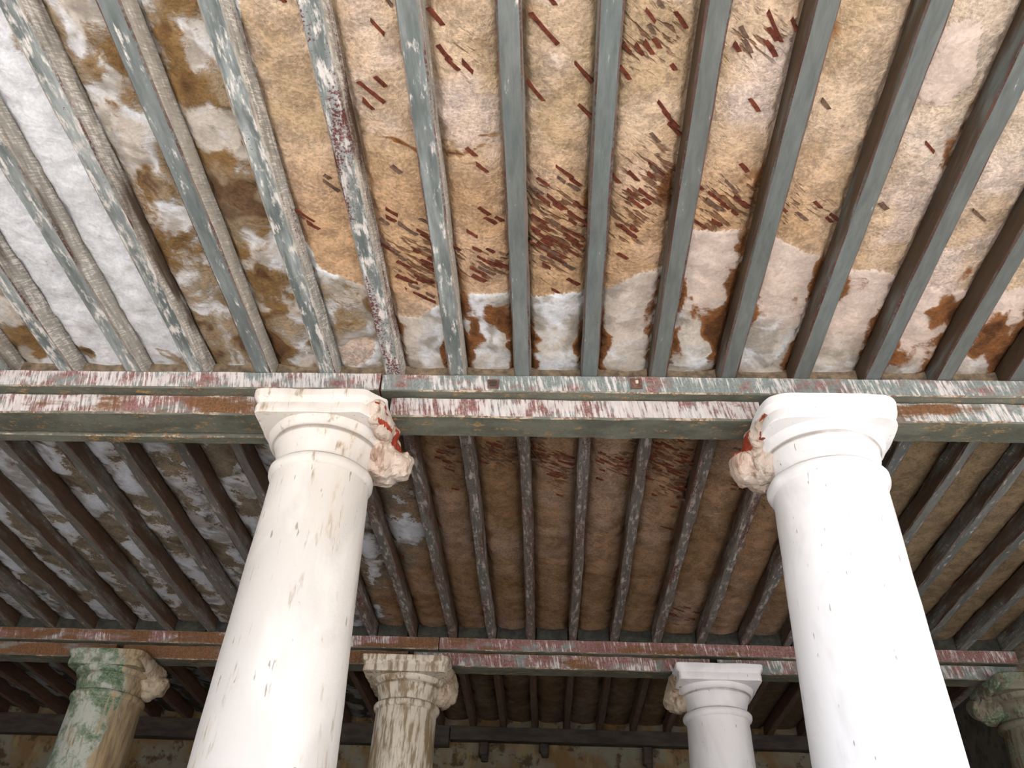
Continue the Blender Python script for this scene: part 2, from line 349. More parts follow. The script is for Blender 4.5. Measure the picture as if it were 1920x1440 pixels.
RUST = [blob(*b) for b in [
        (180, 110, 45, 45, 0.55), (215, 190, 35, 25, 0.5), (300, 345, 45, 22, 0.7), (270, 330, 30, 20, .5), (330, 430, 40, 25, 0.35), (345, 110, 25, 40, 0.5), (330, 70, 20, 20, .3), (415, 290, 30, 30, 0.5), (455, 350, 35, 40, 0.45), (400, 340, 15, 25, .4),
        (480, 410, 35, 40, 0.35), (490, 520, 35, 40, 0.5), (395, 620, 15, 40, 0.5), (510, 640, 40, 40, 0.3), (245, 215, 40, 40, -.25), (400, 230, 40, 40, -0.6), (290, 130, 25, 90, -0.6), (130, 330, 60, 200, -0.7), (60, 480, 60, 150, -0.7), (40, 640, 40, 40, .4), (290, 640, 40, 40, .25), (150, 650, 40, 40, .2),
        (1265, 330, 38, 55, 0.75), (1245, 390, 40, 35, 0.4), (1370, 345, 55, 40, 0.5), (1420, 400, 30, 40, 0.5), (1445, 320, 14, 60, .4), (1680, 260, 25, 30, 0.45), (1790, 280, 20, 45, 0.8), (1775, 350, 14, 50, .7), (1610, 280, 16, 40, .5), (1700, 270, 30, 20, .35),
        (1080, 400, 60, 50, 0.3), (985, 400, 10, 90, 0.55), (1095, 520, 10, 60, .4), (770, 300, 12, 200, .15), (870, 290, 14, 200, .15), (950, 150, 30, 100, 0.1), (920, 60, 40, 70, 0.16), (1060, 30, 60, 30, 0.15), (880, 470, 60, 40, 0.2),
        (935, 590, 20, 30, 0.7), (965, 640, 10, 50, .6), (880, 620, 12, 40, 0.5), (1000, 600, 14, 60, .55), (1095, 610, 10, 70, .5), (1135, 640, 12, 50, 0.4), (1215, 600, 14, 50, 0.6), (1270, 640, 16, 40, .6), (1345, 640, 22, 40, 0.6), (1300, 560, 50, 40, .3), (1380, 560, 26, 60, 0.5), (1400, 590, 30, 30, .5),
        (1480, 560, 30, 60, 0.3), (1500, 640, 20, 40, 0.4), (1600, 640, 30, 22, 0.7), (1620, 560, 30, 40, .3), (1780, 540, 25, 50, 0.6), (1860, 620, 25, 50, 0.6), (1900, 640, 20, 40, .4), (1690, 640, 30, 30, 0.2), (1830, 500, 30, 30, .4), (1560, 480, 20, 40, .25), (110, 333, 50, 3, .8), (205, 488, 40, 4, .9), (235, 495, 18, 10, .5), (130, 645, 40, 14, .6), (740, 253, 50, 2, .8), (868, 264, 40, 3, .8), (905, 240, 20, 5, .8)]]
LATHD = [blob(*b) for b in [(1040, 440, 62, 70, 1.0), (800, 490, 62, 55, 1.0), (915, 495, 45, 24, 0.9), (1220, 340, 55, 70, 0.8), (1190, 70, 60, 60, 0.45), (1420, 70, 60, 55, 0.5), (1370, 370, 60, 45, 0.55), (1490, 385, 50, 40, 0.35), (700, 420, 50, 50, 0.25),
        (870, 100, 30, 50, 0.3), (560, 400, 26, 14, 0.6), (1330, 420, 40, 40, .5), (1250, 60, 40, 60, .3), (1560, 400, 30, 30, .2), (1000, 360, 50, 40, .3), (1180, 420, 40, 40, .6),
        (935, 845, 50, 22, 1.0), (1010, 850, 40, 26, 0.9), (1050, 880, 30, 30, 0.8), (1150, 860, 40, 24, 0.8), (1250, 850, 60, 30, 1.0), (1270, 900, 50, 30, 0.7), (1390, 900, 30, 30, 0.6), (840, 850, 30, 25, .7), (1430, 860, 30, 20, .6), (1220, 960, 30, 30, .3), (1270, 1150, 30, 20, .4)]]

C_TAN, C_PINK, C_OLIVE = srgb(212, 188, 160), srgb(216, 198, 184), srgb(186, 160, 124)
C_PALE, C_WHITE, C_GREY = srgb(206, 198, 186), srgb(228, 232, 236), srgb(158, 150, 138)
C_BROWN, C_RUST, C_DIRT, C_ORANGE = srgb(134, 106, 68), srgb(138, 92, 54), srgb(84, 72, 54), srgb(202, 164, 124)

YT = at(60, 182, Z_C)[1]
def panel_fields(X, Y, bay, k):
    n1, n2, n3 = fbm(X, Y, 3.2, 5, 4), fbm(X, Y, 9, 23, 5, 0.6), fbm(X, Y, 22, 41, 4, 0.6)
    wx, wy = (fbm(X, Y, 7, 211, 3) - 0.5) * 0.16, (fbm(X, Y, 7, 307, 3) - 0.5) * 0.16
    XW, YW = X + wx, Y + wy
    XB, YB_ = X + wx * 0.75 + (n3 - 0.5) * 0.06, Y + wy * 0.75 + (n2 - 0.5) * 0.08
    rn = (fbm(XW * 1.15, YW * 0.8, 6.5, 91, 5, 0.6) - 0.5) * 3.0
    wn_ = (fbm(XW * 1.1, YW * 0.7, 6.0, 131, 5, 0.6) - 0.5) * 3.0
    under = C_TAN + (C_PINK - C_TAN) * sm(0.42, 0.62, n1)[:, None]
    under = under + (C_OLIVE - under) * (sm(0.47, 0.66, fbm(XW, YW, 5, 71, 4)) * 0.7)[:, None]
    edge = np.minimum(X - JX[k] - JW / 2, JX[k + 1] - JW / 2 - X)
    if bay == 1:
        lc, bc = left_coat(X, Y), beam_coat(X, Y); cb = blobs(X, Y, COAT)
        coat = np.maximum(np.clip(lc / 0.06, -1, 1), np.clip(bc / 0.05, -1, 1)) + (n2 - 0.5) * 0.8 + cb
        coat = np.where((lc < -0.1) & (bc < -0.12), np.minimum(coat, -0.45 + cb), coat)
        left = sm(-0.02, 0.05, lc); band = sm(-0.02, 0.06, bc) * (1 - left); tan = (1 - left) * (1 - band)
        warm = sm(1.55, 1.95, Y) * sm(2.6, 2.3, Y) * sm(1.3, 0.6, X)
        under = under + (C_ORANGE - under) * (warm * 0.75)[:, None]
        under = under + (srgb(206, 192, 174) - under) * (sm(0.75, 1.2, X) * sm(2.1, 1.6, Y) * 0.6)[:, None]
        lb = {-1: -0.75, -2: -0.75, -3: 0.32}.get(k, 0.40)
        rust = blobs(XB, YB_, RUST) * np.clip(0.95 + rn * 0.8, 0.15, 2.0) + left * (lb + rn * 0.55) + band * (-0.14 + rn * 0.62) + tan * (-0.25 + rn * 0.38)
        if k in (-1, -2): rust = rust + 1.0 * sm(YT + 0.03, YT - 0.05, Y + (n2 - .5) * .1) * (k == -1) + 0.85 * sm(2.30, 2.72, Y) * sm(-0.4, 0.5, wn_)
        rust = rust + (sm(0.05, 0.0, edge + (n2 - 0.5) * 0.10)) * np.where(X > -0.75, 0.34 + 0.25 * band, 0.05)
        rc = C_BROWN + (C_RUST - C_BROWN) * sm(-0.8, -0.5, X)[:, None]
        rc = rc + (srgb(160, 142, 116) - rc) * (left * sm(-0.1, 0.4, wn_))[:, None]
        rc = rc + (C_ORANGE * 0.62 - rc) * (tan * sm(-.2, .4, wn_))[:, None]
    else:
        lc = -0.95 - X + (n1 - 0.5) * 1.4 - (Y - 5.0) * 0.10
        left = sm(-0.1, 0.35, lc)
        coat = left * (wn_ * 0.9 + (0.12 if bay == 2 else -0.1)) + (1 - left) * (-0.55 + wn_ * 0.35)
        rust = rn * 0.45 + left * 0.10 - 0.05 + sm(0.05, 0.0, edge + (n2 - 0.5) * 0.10) * 0.25
        under = under * (np.array([0.50, 0.41, 0.33]) if bay == 2 else np.array([0.26, 0.23, 0.19]))  # dingier plaster, darkened bay by bay: light falloff painted into the colour
        painted_shade = srgb(128, 116, 98) if bay == 2 else srgb(62, 58, 50)
        under = under + (painted_shade - under) * left[:, None]
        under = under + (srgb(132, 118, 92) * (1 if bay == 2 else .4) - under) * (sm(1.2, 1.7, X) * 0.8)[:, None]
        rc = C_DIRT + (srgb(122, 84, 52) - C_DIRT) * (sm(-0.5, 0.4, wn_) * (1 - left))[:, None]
        if bay == 3: rc = rc * 0.45  # stains dimmed too, part of the painted falloff
    coatc = C_PALE + (C_WHITE - C_PALE) * sm(-0.35, 0.35, wn_)[:, None]
    coatc = coatc + (C_GREY - coatc) * (sm(0.50, 0.66, fbm(XW, YW, 11, 151, 4, 0.6)) * 0.8)[:, None]
    if bay == 1 and k in (-1, -2): coatc = C_WHITE + (C_GREY - C_WHITE) * (sm(0.62, 0.85, n2) * 0.4)[:, None]
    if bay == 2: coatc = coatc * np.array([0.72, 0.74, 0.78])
    if bay == 3: coatc = coatc * 0.28  # pale coat darkened with depth, again painted falloff
    if bay == 1:
        far = sm(0.1, 0.6, X)
        coatc = coatc + (C_PINK - coatc) * (far * sm(0.46, 0.30, bc + wn_ * 0.06) * 0.95)[:, None]
    lm = np.clip(blobs(X, Y, LATHD), 0, 1) + 0.10 * sm(-0.7, -0.4, X) * (bay == 1)
    return coat, rust, under, coatc, rc, lm, n1, n2, n3

def build_panel(bay, k, y0, y1, res):
    x0, x1 = JX[k] + 0.012, JX[k + 1] - 0.012
    nx, ny = max(3, int((x1 - x0) / res)), int((y1 - y0) / res)
    u, v = np.meshgrid(np.linspace(0, 1, nx), np.linspace(0, 1, ny))
    X, Y = (x0 + (x1 - x0) * u).ravel(), (y0 + (y1 - y0) * v).ravel()
    coat, rust, under, coatc, rc, lm, n1, n2, n3 = panel_fields(X, Y, bay, k)
    uu = u.ravel()
    bow = {1: 0.012, 2: 0.022, 3: 0.022}[bay]
    Z = EYE + Z_C - bow * (1 - (2 * uu - 1) ** 2) - (n1 - 0.5) * 0.02 - (n2 - 0.5) * 0.012 - (n3 - 0.5) * 0.007 - 0.005 * sm(-0.1, 0.15, coat)
    ed = np.minimum(X - JX[k] - JW / 2, JX[k + 1] - JW / 2 - X)
    Z = Z + 0.018 * sm(0.014, 0.002, ed + (n3 - 0.5) * 0.016)
    me = bpy.data.meshes.new('plaster_panel'); nv = nx * ny
    idx = np.arange(nv).reshape(ny, nx)
    q = np.stack([idx[:-1, :-1], idx[1:, :-1], idx[1:, 1:], idx[:-1, 1:]], -1).reshape(-1, 4)
    me.vertices.add(nv); me.vertices.foreach_set('co', np.stack([X, Y, Z], -1).ravel())
    me.loops.add(q.size); me.loops.foreach_set('vertex_index', q.ravel().astype(np.int32))
    me.polygons.add(len(q)); me.polygons.foreach_set('loop_start', (np.arange(len(q)) * 4).astype(np.int32))
    me.polygons.foreach_set('use_smooth', np.ones(len(q), dtype=bool))
    me.update(calc_edges=True)
    for nm, a in (('coat', coat), ('rust', rust), ('lathm', lm)):
        me.attributes.new(nm, 'FLOAT', 'POINT').data.foreach_set('value', a.astype(np.float32))
    for nm, a in (('under', under), ('coatc', coatc), ('rustc', rc)):
        me.attributes.new(nm, 'FLOAT_COLOR', 'POINT').data.foreach_set('color', np.concatenate([np.clip(a, 0, 1), np.ones((nv, 1))], 1).astype(np.float32).ravel())
    me.materials.append(M['plaster'])
    o = bpy.data.objects.new('plaster_panel', me); COL.objects.link(o); o.parent = ceiling
    return o, bow
panels = {}
for k in range(-5, 14): panels[1, k] = build_panel(1, k, 0.2, 2.86, 0.008 if -4 < k < 13 else 0.02)
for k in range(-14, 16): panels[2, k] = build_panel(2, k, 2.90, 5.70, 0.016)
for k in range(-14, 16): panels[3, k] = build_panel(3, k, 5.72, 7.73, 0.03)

# laths: a few shapes shared by all pieces
lath_meshes = []
for s in range(8):
    L, w = 0.042 + 0.007 * s, R.uniform(0.011, 0.016)
    nseg = 4; v = []; f = []
    for i in range(nseg + 1):
        x = -L / 2 + L * i / nseg; a = w / 2 * R.uniform(0.75, 1.05); b = w / 2 * R.uniform(0.75, 1.05); dx = R.uniform(-.006, .006) if i in (0, nseg) else 0
        v += [(x + dx, a, 0), (x - dx, -b, 0), (x - dx, -b, 0.008), (x + dx, a, 0.008)]
    for i in range(nseg):
        p = 4 * i
        for j in range(4): f.append((p + j, p + (j + 1) % 4, p + 4 + (j + 1) % 4, p + 4 + j))
    f += [(0, 3, 2, 1), (4 * nseg, 4 * nseg + 1, 4 * nseg + 2, 4 * nseg + 3)]
    for mt in ('lath', 'lath_grey'):
        me = bpy.data.meshes.new('lath'); me.from_pydata(v, [], f); me.materials.append(M[mt]); me.update(); lath_meshes.append(me)
def panel_of(x):
    for k in range(-14, 16):
        if JX[k] + JW / 2 < x < JX[k + 1] - JW / 2: return k
def lath_angle(y): return math.radians(max(30, 55 - (y - 1.3) * 20))
laths = []
BIG = [(1021, 49, 7, 1.35), (1101, 131, 7, 1.0), (990, 168, 6, 1.0), (698, 168, 7, 1.1), (691, 191, 1, .9), (709, 46, 2, 1.), (1103, 204, 2, 1.2), (884, 279, 0, 1.), (904, 308, 1, 1.), (1256, 219, 6, 1.), (1216, 88, 1, 1.), (813, 29, 3, 1.), (833, 95, 4, .8), (877, 120, 2, .9),
       (1451, 46, 6, 1.25), (1444, 86, 3, 1.), (1413, 191, 3, .9), (1395, 313, 3, .7), (1741, 270, 2, 1.), (1130, 318, 4, 1.), (1058, 318, 5, 1.), (1078, 338, 1, 1.1), (1044, 375, 6, 1.1), (1020, 370, 2, 1.), (1080, 402, 5, 1.), (1018, 440, 5, 1.2), (1014, 462, 5, 1.2), (1048, 475, 3, 1.), (1076, 452, 4, 1.),
       (1045, 543, 2, 1.), (1180, 430, 5, 1.), (1155, 333, 0, 1.), (1187, 325, 0, 1.2), (1230, 312, 5, 1.), (1265, 345, 6, 1.2), (566, 402, 5, 1.), (588, 420, 1, 1.), (735, 395, 2, .9), (940, 492, 7, 1.), (912, 485, 6, 1.), (780, 545, 5, 1.2), (795, 520, 6, 1.), (760, 520, 4, 1.), (820, 500, 5, 1.)]
for px, py, s, sc_ in BIG:
    c = at(px, py, Z_C); laths.append((c[0], c[1], s, sc_, 0))
for bay, ylo, yhi in ((1, 0.9, 2.7), (2, 3.0, 5.5)):
    rng = np.random.default_rng(5 + bay)
    ii, jj = np.meshgrid(np.arange(-150, 260), np.arange(-150, 340)); ii, jj = ii.ravel(), jj.ravel(); th = math.radians(40)
    a, b = ii * 0.062 + rng.uniform(-.02, .02, ii.size) + (jj % 2) * 0.03, jj * 0.0225 + rng.uniform(-.003, .003, ii.size)
    x, y = a * math.cos(th) - b * math.sin(th), a * math.sin(th) + b * math.cos(th) + 1.0
    ok = (y > ylo) & (y < yhi) & (x > -1.2) & (x < 2.2); x, y = x[ok], y[ok]
    d = blobs(x, y, LATHD) * 0.66 + (0.008 if bay == 1 else 0.004)
    ok = rng.random(x.size) < d
    if bay == 1: ok &= (beam_coat(x, y) < -0.02) & (left_coat(x, y) < -0.04)
    for x_, y_ in zip(x[ok], y[ok]): laths.append((float(x_), float(y_), R.randrange(0, 7), R.uniform(0.55, 1.0), 1 if R.random() < 0.3 else 0))
depsgraph_made = 0
for x, y, s, sc_, grey in laths:
    k = panel_of(x)
    if k is None: continue
    half = 0.5 * (0.042 + 0.007 * s) * sc_
    bay = 1 if y < 2.85 else 2
    if (bay, k) not in panels: continue
    th = lath_angle(y) + R.uniform(-.08, .08)
    x = min(max(x, JX[k] + JW / 2 + half * 0.75), JX[k + 1] - JW / 2 - half * 0.75)
    if depsgraph_made >= 300: break
    par, bow = panels[bay, k]
    u = (x - JX[k]) / (JX[k + 1] - JX[k])
    xa, ya = np.array([x]), np.array([y])
    zz = EYE + Z_C - bow * (1 - (2 * u - 1) ** 2) - (fbm(xa, ya, 3.2, 5, 4)[0] - 0.5) * 0.02 - (fbm(xa, ya, 9, 23, 5, 0.6)[0] - 0.5) * 0.012 - (fbm(xa, ya, 22, 41, 4, 0.6)[0] - 0.5) * 0.007
    o = bpy.data.objects.new('lath', lath_meshes[2 * s + grey]); COL.objects.link(o); o.parent = par
    o.location = (x, y, zz - 0.0035); o.rotation_euler = (R.uniform(-.03, .03), R.uniform(-.03, .03), th); o.scale = (sc_, R.uniform(0.8, 1.1), 1)
    depsgraph_made += 1

# ------------------------------------------------------------------ timbers
def timber(name, axis, a0, a1, c0, c1, z0, z1, mats, parent=None, ch=0.006, seg=0.12, wob=0.002, face_mat=None, seed=0):
    """a long timber along x or y: chamfered section with worn edges; mats: [side, edge, bottom, end]"""
    w, h = c1 - c0, z1 - z0
    sec = [(c0 + ch, z0, 'b'), (c1 - ch, z0, 'e'), (c1, z0 + ch, 's'), (c1, z1 - ch * 0.5, 'e'), (c1 - ch * 0.5, z1, 't'), (c0 + ch * 0.5, z1, 'e'), (c0, z1 - ch * 0.5, 's'), (c0, z0 + ch, 'e')]
    n = max(2, int((a1 - a0) / seg)); rr = random.Random(seed * 7 + 3)
    V, F, I = [], [], []
    mi = {'b': 2, 'e': 1, 's': 0, 't': 0}
    off = [[(rr.uniform(-wob, wob), rr.uniform(-wob, wob)) for _ in sec] for _ in range(n + 1)]
    lowx = [rr.uniform(-1, 1) for _ in range(6)]
    for i in range(n + 1):
        a = a0 + (a1 - a0) * i / n; t = i / n
        cx = wob * 1.2 * (lowx[0] * math.sin(3 * t + lowx[1]) + lowx[2] * math.sin(7 * t + lowx[3]))
        for (c, z, _), (dc, dz) in zip(sec, off[i]):
            q = (a, c + dc + cx, z + dz) if axis == 'X' else (c + dc + cx, a, z + dz); V.append(q)
    for i in range(n):
        for j in range(8):
            p = [i * 8 + j, i * 8 + (j + 1) % 8, (i + 1) * 8 + (j + 1) % 8, (i + 1) * 8 + j]
            F.append(p if axis == 'Y' else p[::-1]); I.append(mi[sec[j][2]])
    e0, e1 = list(range(8)), [n * 8 + j for j in range(8)]
    F += [e0[::-1] if axis == 'Y' else e0, e1 if axis == 'Y' else e1[::-1]]; I += [3, 3]
    V = [Vector(v) for v in V]
    base = Vector(((a0 + a1) / 2 if axis == 'X' else (c0 + c1) / 2, (a0 + a1) / 2 if axis == 'Y' else (c0 + c1) / 2, z0))
    if parent is None: return mesh_obj(name, [v - base for v in V], F, mats, None, I, loc=base)
    return mesh_obj(name, [v - parent.location for v in V], F, mats, parent, I)
def props(o, **k):
    for a, b in k.items(): o[a] = float(b)
    return o

# --- joists
ORD = ['first', 'second', 'third', 'fourth', 'fifth', 'sixth', 'seventh', 'eighth', 'ninth', 'tenth', 'eleventh', 'twelfth', 'thirteenth', 'fourteenth', 'fifteenth', 'sixteenth', 'seventeenth', 'eighteenth']
JM = [M['joist'], M['joist_edge'], M['joist'], M['joist']]
LOOK1 = {  # red, wash, side, brown, pale, words
 -3: (.10, .40, .9, .35, .4, 'rough grey'), -2: (.12, .45, .9, .35, .5, 'chipped grey'), -1: (.08, .40, 1., .30, .6, 'flaking grey-green'), 0: (.18, .45, 1., .38, .7, 'pale flaked'),
 1: (.06, .30, 1., .12, .25, 'grey-green streaky-sided'), 2: (.30, .40, .6, .18, .9, 'pale grey red-flecked'), 3: (.42, .42, .9, .30, .8, 'red-brown flaking'), 4: (.22, .32, .9, .35, .5, 'grey pale-sided'),
 5: (.12, .16, .3, .45, .2, 'clean grey-green'), 6: (.14, .12, .1, .40, .1, 'smooth grey-green'), 7: (.10, .12, .1, .72, .1, 'green-grey brown-sided'), 8: (.06, .10, .1, .75, .1, 'green-grey brown-sided'),
 9: (.06, .10, .0, .78, .1, 'green-grey dark-sided'), 10: (.08, .10, .0, .75, .05, 'dark green-grey'), 11: (.05, .08, .0, .72, .05, 'dark green-grey'), 12: (.05, .08, .0, .8, .0, 'blackish green')}
for n_, i in enumerate(range(-3, 13)):
    r_, w_, s_, b_, p_, words = LOOK1[i]
    o = timber('ceiling_joist', 'Y', 0.2, YF + 0.075, JX[i] - JW / 2, JX[i] + JW / 2, EYE + Z_J, EYE + Z_J + JH, JM, ch=0.006, seed=i + 40)
    tag(o, f'{words} joist of the near bay, {ORD[n_]} from the left along the front beam', 'joist', 'joists of the near bay', 'thing')
    props(o, red=r_, wash=w_, side=s_, brown=b_, pale=p_, soot=0.0)
for i, txt in ((-5, 'second joist past the left edge of the near bay in view'), (-4, 'joist just past the left edge of the near bay in view'), (13, 'joist just past the right edge of the near bay in view'), (14, 'second joist past the right edge of the near bay in view')):
    o = timber('ceiling_joist', 'Y', 0.2, YF + 0.075, JX[i] - JW / 2, JX[i] + JW / 2, EYE + Z_J, EYE + Z_J + JH, JM, ch=0.006, seed=i + 40)
    tag(o, 'grey-green ' + txt, 'joist', 'joists of the near bay', 'thing')
    props(o, red=.1, wash=.2, side=.5 if i < 0 else 0, brown=.4, pale=.3, soot=0.0)
def proj_x(x, y, z):
    q = np.array([x, y, z]); return 960 + FPX * (q @ RGT) / (q @ FWD)
lab2 = {}
idx2 = list(range(-14, 17))
segs = {'l': [], 'c': [], 'm': [], 'd': [], 'r': []}
for i in idx2:
    if i < -9: continue
    px = proj_x(JX[i], YR - 0.05, Z_J)
    segs['l' if px < 425 else 'c' if px < 668 else 'm' if px < 1492 else 'd' if px < 1735 else 'r'].append(i)
for s_, txt in (('l', 'left of the big left column'), ('c', 'ending behind the big left column'), ('m', 'between the two big white columns'), ('d', 'ending behind the big right column'), ('r', 'right of the big right column')):
    for n_, i in enumerate(segs[s_]): lab2[i] = f'{ORD[n_]} middle-bay joist from the left {txt}'
for i in idx2:
    if i not in lab2: continue
    o = timber('ceiling_joist', 'Y', YF + 0.085, YR + 0.07, JX[i] - JW / 2 + 0.006, JX[i] + JW / 2 - 0.006, EYE + Z_J, EYE + Z_J + JH, JM, ch=0.006, wob=0.004, seed=i + 90)
    look = 'mauve-brown flaking' if -1.3 < JX[i] < 1.4 else 'dull grey-green' if JX[i] > 1.4 else 'dark grey-brown'
    tag(o, f'{look} {lab2[i]}', 'joist', 'joists of the middle bay', 'thing')
    c = -1.3 < JX[i] < 1.4
    props(o, soot=.45 if c else .15 if JX[i] > 1.4 else .4, red=.40 if c else .22, wash=.40 if c else .30, side=.3 if JX[i] < 0.3 else .05, brown=.62 if c else .55 if JX[i] > 1.4 else .72, pale=.3)
segs = {'l': [], 'c': [], 'e': [], 'm': [], 'r': []}
for i in idx2:
    px = proj_x(JX[i], YB - 0.1, Z_J)
    segs['l' if px < 240 else 'c' if px < 650 else 'e' if px < 800 else 'm' if px < 1295 else 'r'].append(i)
for s_, txt in (('l', 'left of the green column'), ('c', 'just right of the green column'), ('e', 'behind the stained rear column'), ('m', 'between the two rear pale columns'), ('r', 'right of the grey-white rear column')):
    for n_, i in enumerate(segs[s_]):
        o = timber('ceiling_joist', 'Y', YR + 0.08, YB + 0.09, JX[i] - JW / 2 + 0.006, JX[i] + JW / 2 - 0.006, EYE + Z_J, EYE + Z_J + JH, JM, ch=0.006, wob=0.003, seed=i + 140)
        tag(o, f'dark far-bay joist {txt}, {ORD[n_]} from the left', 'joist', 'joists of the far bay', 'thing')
        props(o, red=.30, wash=.2, side=.0, brown=.95, pale=.0, soot=.85)  # farthest bay darkest: falloff painted into the timber

# --- beams: a plate carrying the joists and lintels resting on the capitals
PM = [M['face'], M['edge'], M['under'], M['end']]
def plate(x0, x1, yf, label, depth=0.22, blk=None, blk_y=0.0, **pr):
    root = empty('joist_plate', ((x0 + x1) / 2, yf + depth / 2, EYE + Z_PL))
    o = timber('board', 'X', x0, x1, yf, yf + depth, EYE + Z_PL + 0.001, EYE + Z_J - 0.003, PM, root, ch=0.005, seg=0.09, wob=0.0015, seed=int(x0 * 10)); props(o, **pr)
    tag(root, label, 'beam', 'plates under the joists', 'thing')
    ks = sorted(JX)
    for k in ks[:-1]:
        xa, xb = JX[k] + JW / 2, JX[k + 1] - JW / 2
        if xb < x0 or xa > x1 or xa < x0 - 0.12 or xb > x1 + 0.12: continue
        b = timber('blocking', 'X', xa + 0.001, xb - 0.001, yf + blk_y, yf + blk_y + 0.02, EYE + Z_J, EYE + Z_C - 0.004, [blk, blk, blk, blk], ceiling, ch=0.003, wob=0.001, seed=k)
    return root
def lintel(x0, x1, yf, label, depth=0.141, rear=False, z0=Z_AB, **pr):
    root = empty('lintel_beam', ((x0 + x1) / 2, yf + depth / 2, EYE + z0))
    o = timber('timber', 'X', x0, x1, yf, yf + depth, EYE + z0 + 0.004, EYE + Z_PL - 0.004, PM, root, ch=0.006, seg=0.08, wob=0.0025, seed=int(x0 * 13) + 5); props(o, **pr)
    tag(root, label, 'beam', 'lintels on the capitals', 'thing')
    if rear:
        s = timber('rear_fillet', 'X', x0, x1 - 0.275, yf + depth + 0.014, yf + depth + 0.07, EYE + z0 - 0.004, EYE + z0 + 0.06, [M['under'], M['edge'], M['under'], M['end']], root, ch=0.006, wob=0.002, seed=77)
    return root
p1 = plate(-6.25, -0.712, YF - 0.006, 'front joist plate with blue-white and red paint, ending over the left column', blk=M['block'], blk_y=0.062, white=.50, mauve=.46, ochre=.16, green=.3)
p2 = plate(-0.706, 3.05, YF, 'front joist plate with mauve and grey paint streaks, spanning the right column', blk=M['block'], blk_y=0.062, white=.38, mauve=.38, ochre=.12, green=.3)
lintel(-6.25, -0.90, 2.817, 'front lintel left of the big left column, orange and whitish paint', rear=True, white=.46, mauve=.62, ochre=.42, green=.2)
lintel(-0.665, 0.825, 2.817, 'front lintel between the two big columns, whitish mauve streaks over green underside', white=.54, mauve=.62, ochre=.2, green=.2)
lintel(1.10, 3.05, 2.817, 'front lintel right of the big right column, beige streaked face', white=.48, mauve=.25, ochre=.34, green=.3)
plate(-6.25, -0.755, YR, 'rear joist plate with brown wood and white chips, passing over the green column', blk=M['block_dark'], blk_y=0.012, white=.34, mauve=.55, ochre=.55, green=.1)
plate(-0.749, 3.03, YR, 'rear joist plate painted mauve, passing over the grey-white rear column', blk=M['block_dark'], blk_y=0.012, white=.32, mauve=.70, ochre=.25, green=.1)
lintel(-6.25, -2.97, 5.668, 'rear lintel left of the green column, bare brown wood', white=.15, mauve=.5, ochre=.62, green=.1)
lintel(-2.92, -0.96, 5.668, 'rear lintel between the green and the stained column, orange-brown wood', white=.15, mauve=.45, ochre=.72, green=.1)
lintel(-0.92, 1.05, 5.668, 'rear lintel between the two rear pale columns, brownish streaked paint', white=.38, mauve=.60, ochre=.38, green=.1)
lintel(1.10, 3.03, 5.668, 'rear lintel right of the grey-white rear column, dull grey streaks', white=.40, mauve=.45, ochre=.2, green=.4)
DW = [M['dark_wood']] * 4
def wall_beam(x0, x1, z0, label):
    o = timber('wall_beam', 'X', x0, x1, YB, YB + 0.094, EYE + z0, EYE + Z_J - 0.002, DW, ch=0.006, seed=int(x0)); tag(o, label, 'beam', 'beams along the back wall', 'thing'); return o
wall_beam(-6.25, -0.86, 2.035, 'deep sooty beam along the back wall, left of the stained column')
wall_beam(-0.85, 3.05, 2.085, 'thin dark beam along the back wall, between and right of rear pale columns')
# nail plate and bolt hole of the front plate
def box_part(name, c, s, mat, parent):
    v = [(c[0] + a * s[0] / 2, c[1] + b * s[1] / 2, c[2] + d * s[2] / 2) for d in (-1, 1) for b in (-1, 1) for a in (-1, 1)]
    v = [Vector(q) - (parent.location if parent else Vector()) for q in v]
    f = [(0, 2, 3, 1), (4, 5, 7, 6), (0, 1, 5, 4), (2, 6, 7, 3), (0, 4, 6, 2), (1, 3, 7, 5)]
    o = mesh_obj(name, v, f, mat, parent)
    bm = bmesh.new(); bm.from_mesh(o.data); bmesh.ops.bevel(bm, geom=bm.edges[:], offset=min(s) * 0.18, segments=1, affect='EDGES'); bm.to_mesh(o.data); bm.free()
    return o
w = box_part('washer_plate', (0.334, YF - 0.003, EYE + 2.158), (0.046, 0.008, 0.052), M['iron'], p2)
box_part('bolt', (0.336, YF - 0.010, EYE + 2.162), (0.012, 0.010, 0.014), M['nail'], p2)
box_part('bolt_socket', (-0.246, YF - 0.002, EYE + 2.150), (0.046, 0.006, 0.046), M['iron'], p2)
box_part('bolt_head', (-0.246, YF - 0.006, EYE + 2.150), (0.026, 0.008, 0.026), M['dark_wood'], p2)
# pegs under the wall beam
for px, py0, py1, lab in ((1020, 1394, 1412, 'short dark peg under the back wall beam, nearest the middle'), (1213, 1400, 1436, 'long dark peg under the back wall beam, beside the grey-white rear column'), (908, 1390, 1420, 'dark crooked peg under the back wall beam, beside the stained rear column')):
    a, b = on_depth(px, py0, YB + 0.05), on_depth(px, py1, YB + 0.05)
    root = empty('wall_peg', (a[0], YB + 0.05, EYE + b[2]))
    hgt = EYE + 2.085 - (EYE + b[2])
    box_part('shank', (a[0], YB + 0.055, EYE + b[2] + hgt / 2), (0.085, 0.08, hgt), M['dark_wood'], root)
    box_part('tip', (a[0] + 0.01, YB + 0.052, EYE + b[2] - 0.01), (0.06, 0.06, 0.05), M['dark_wood'], root)
    tag(root, lab, 'peg', 'pegs on the back wall', 'thing')

